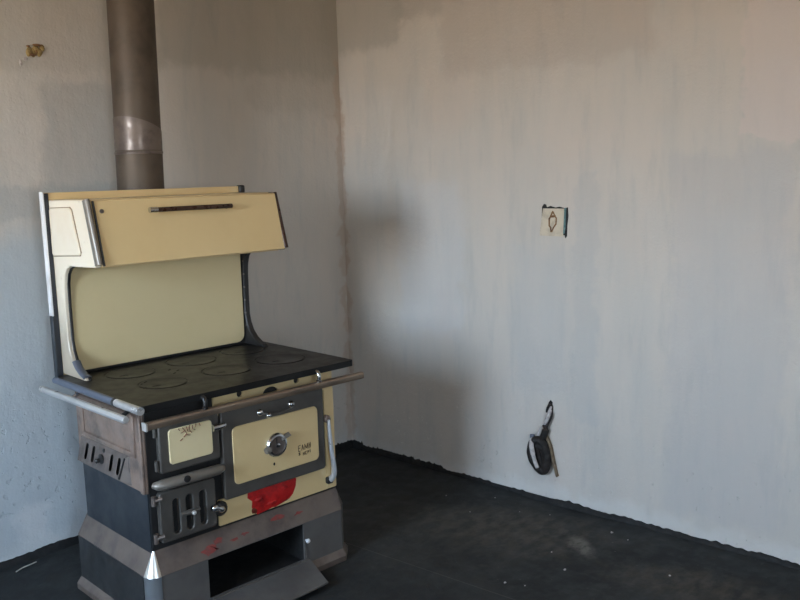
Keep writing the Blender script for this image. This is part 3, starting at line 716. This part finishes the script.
bm = B(); tube(bm, spline(w3([(-.362, .35, .024), (-.352, .335, .028), (-.338, .300, .03)]), 5), .0045, 8); obj('wire', bm, 'tape', L, label='thin pale wire')
bm = B()
lp_ = w3([(-.349 + (q[0] + .332) * .86, q[1], q[2]) for q in ((-.300, .272, .034), (-.287, .235, .036), (-.292, .200, .036), (-.315, .168, .034), (-.345, .146, .032), (-.368, .152, .03), (-.378, .185, .028), (-.376, .225, .026), (-.362, .265, .028), (-.335, .285, .032))])
tube(bm, spline(lp_, 6, True), [(.021 + .002 * math.sin(k), .020) for k in range(60)], 12, True); obj('coil', bm, 'rubber', L)
bm = B()
lp_ = w3([(q[0] - .012, q[1], q[2]) for q in ((-.336, .262, .026), (-.326, .235, .022), (-.330, .200, .022), (-.345, .172, .022), (-.362, .176, .02), (-.368, .210, .018), (-.360, .245, .02))])
tube(bm, spline(lp_, 6, True), .024, 12, True); obj('coil', bm, 'rubber', L)
bm = B(); tube(bm, spline(w3([(-.316, .296, .030), (-.326, .27, .058), (-.338, .235, .066), (-.350, .195, .066), (-.360, .165, .060)]), 6), [(.011, .006)] * 14 + [(.009, .005)] * 11, 10); obj('strap', bm, 'tape', L, label='pale strap across the coil')
bm = B(); tube(bm, spline(w3([(-.376, .31, .012), (-.398, .262, .012), (-.412, .20, .010), (-.425, .148, .008), (-.432, .125, .006)]), 6), [(.011, .006)] * 19 + [(.013, .005)] * 6, 10); obj('brown_strip', bm, 'flat_brown', L, label='flat brown strip running down behind the coil')  # plain brown strip laid against the wall beside the coil
bm = B(); tube(bm, w3([(-.311, .303, .026), (-.315, .288, .034)]), [.012, .012], 10); obj('strap_end', bm, 'roll', L)

# ------------------------------------------------------------------ ochre plug in the left wall
bm = B()
for k in range(9):
    a = .150 + .052 * (k / 8) + random.uniform(-.003, .003); zz = 2.008 + random.uniform(-.010, .010) + .008 * k / 8
    bmesh.ops.create_icosphere(bm, subdivisions=2, radius=1, matrix=Matrix.Translation((a, YL - .002, zz)) @ Matrix.Diagonal((random.uniform(.008, .013), .008, random.uniform(.012, .019), 1)))
for v_ in bm.verts: v_.co += Vector((1, 1, 1)) * .003 * noise.noise(v_.co * 90)
oc = obj('clay_plug', bm, 'ochre', angle=60); tag(oc, 'small crumbly ochre clay plug in the wall left of the stovepipe', 'plug')
bm = B()
for (a, zz, w, h_) in ((.148, 2.026, .008, .004), (.185, 2.033, .02, .005), (.165, 1.995, .016, .005), (.178, 2.008, .003, .010)):
    bmesh.ops.create_icosphere(bm, subdivisions=2, radius=1, matrix=Matrix.Translation((a, YL - .006, zz)) @ Matrix.Diagonal((w, .006, h_, 1)))
obj('crack', bm, 'stain', oc)
bm = B()
bmesh.ops.create_icosphere(bm, subdivisions=2, radius=1, matrix=Matrix.Translation((.116, YL - .001, 1.962)) @ Matrix.Diagonal((.006, .004, .013, 1)))
bmesh.ops.create_icosphere(bm, subdivisions=2, radius=1, matrix=Matrix.Translation((.135, YL - .001, 1.978)) @ Matrix.Diagonal((.010, .003, .008, 1)))
tag(obj('plaster_flake', bm, 'tape'), 'white flake of plaster just below the ochre clay plug', 'flake')

# ------------------------------------------------------------------ bits on the floor
def crumb(x, y, r, i):
    bm = B(); bmesh.ops.create_icosphere(bm, subdivisions=1, radius=r)
    for v_ in bm.verts: v_.co = Vector((v_.co.x * 1.3, v_.co.y, v_.co.z * .6)) * (1 + .5 * noise.noise(v_.co * 200 + Vector((i, 0, 0))))
    return obj('plaster_crumb', bm, 'tape', None, loc=(x, y, r * .45), smooth=False)
for i, (x_, y_, r_) in enumerate(((1.652, -.785, .007), (1.63, -.869, .005), (1.668, -.176, .004), (1.464, -.187, .005), (1.24, -.812, .006), (1.04, -.767, .005), (1.441, -1.137, .006), (1.655, -.482, .004), (1.013, -.697, .005), (1.34, -.69, .005), (1.55, .02, .004), (1.60, -.36, .004))):
    tag(crumb(x_, y_, r_ * (.9, .6, .75, .5)[i % 4], i), 'tiny pale plaster crumb on the dark floor right of the range', 'crumb', 'plaster crumbs on the floor')
bm = B(); tube(bm, spline([(-.045, -.008, .004), (-.015, .002, .006), (.015, .004, .007), (.045, .014, .005)], 5), [.0028] * 16, 8)
tag(obj('straw', bm, 'twig', None, loc=(-.07, .835, 0)), 'thin pale straw lying on the floor by the left wall', 'straw')

# ------------------------------------------------------------------ light
w = bpy.data.worlds.new('World'); bpy.context.scene.world = w; w.use_nodes = True
nt = w.node_tree; nt.nodes.clear()
o_ = nt.nodes.new('ShaderNodeOutputWorld'); bg = nt.nodes.new('ShaderNodeBackground'); nt.links.new(bg.outputs[0], o_.inputs[0])
tc = nt.nodes.new('ShaderNodeTexCoord'); sp = nt.nodes.new('ShaderNodeSeparateXYZ'); nt.links.new(tc.outputs['Generated'], sp.inputs[0])
rp_ = nt.nodes.new('ShaderNodeValToRGB'); mr = nt.nodes.new('ShaderNodeMapRange'); nt.links.new(sp.outputs[2], mr.inputs[0])
mr.inputs[1].default_value = -1; mr.inputs[2].default_value = 1
nt.links.new(mr.outputs[0], rp_.inputs[0]); nt.links.new(rp_.outputs[0], bg.inputs[0])
cr = rp_.color_ramp
cr.elements[0].position = .0; cr.elements[0].color = (.30, .22, .15, 1)
cr.elements[1].position = 1.; cr.elements[1].color = (.42, .66, 1.0, 1)
for p_, c_ in ((.47, (.50, .40, .30, 1)), (.52, (.89, .985, 1.06, 1)), (.62, (.65, .865, 1.11, 1))):
    e = cr.elements.new(p_); e.color = c_
bg.inputs[1].default_value = 18.0
ld = bpy.data.lights.new('window_portal', 'AREA'); ld.shape = 'RECTANGLE'; ld.size = WY1 - WY0; ld.size_y = WZ1 - WZ0; ld.cycles.is_portal = True
lo = bpy.data.objects.new('window_portal', ld); C.objects.link(lo)
lo.location = (XW - TK + .01, (WY0 + WY1) / 2, (WZ0 + WZ1) / 2)
lo.rotation_euler = Vector((1, 0, 0)).to_track_quat('-Z', 'Z').to_euler()

ld = bpy.data.lights.new('window_portal', 'AREA'); ld.shape = 'RECTANGLE'; ld.size = VX1 - VX0; ld.size_y = VZ1 - VZ0; ld.cycles.is_portal = True  # portal of the added fill opening
lo = bpy.data.objects.new('window_portal', ld); C.objects.link(lo)
lo.location = ((VX0 + VX1) / 2, YB - TK + .01, (VZ0 + VZ1) / 2)
lo.rotation_euler = Vector((0, 1, 0)).to_track_quat('-Z', 'Z').to_euler()

# ------------------------------------------------------------------ camera
cam = bpy.data.cameras.new('camera'); co = bpy.data.objects.new('camera', cam); C.objects.link(co)
cam.sensor_fit = 'HORIZONTAL'; cam.sensor_width = 36; cam.lens = 36 * 859.875 / 800
yaw, pitch, roll = R(43.886 + 3.617), R(-8.32), R(-1.605)
fw = Vector((math.sin(yaw) * math.cos(pitch), math.cos(yaw) * math.cos(pitch), math.sin(pitch)))
rt = Vector((math.cos(yaw), -math.sin(yaw), 0)); upv = rt.cross(fw)
Rr = rt * math.cos(roll) + upv * math.sin(roll); Uu = -rt * math.sin(roll) + upv * math.cos(roll)
mt = Matrix((Rr, Uu, -fw)).transposed().to_4x4(); mt.translation = Vector((-1.4252, -2.4470, 1.499))
co.matrix_world = mt
cam.clip_start = .05
sc = bpy.context.scene; sc.camera = co
sc.view_settings.view_transform = 'Standard'; sc.view_settings.look = 'None'; sc.view_settings.gamma = 1; sc.view_settings.use_curve_mapping = False
sc.view_settings.exposure = 1.0
sc.cycles.max_bounces = 12; sc.cycles.diffuse_bounces = 8
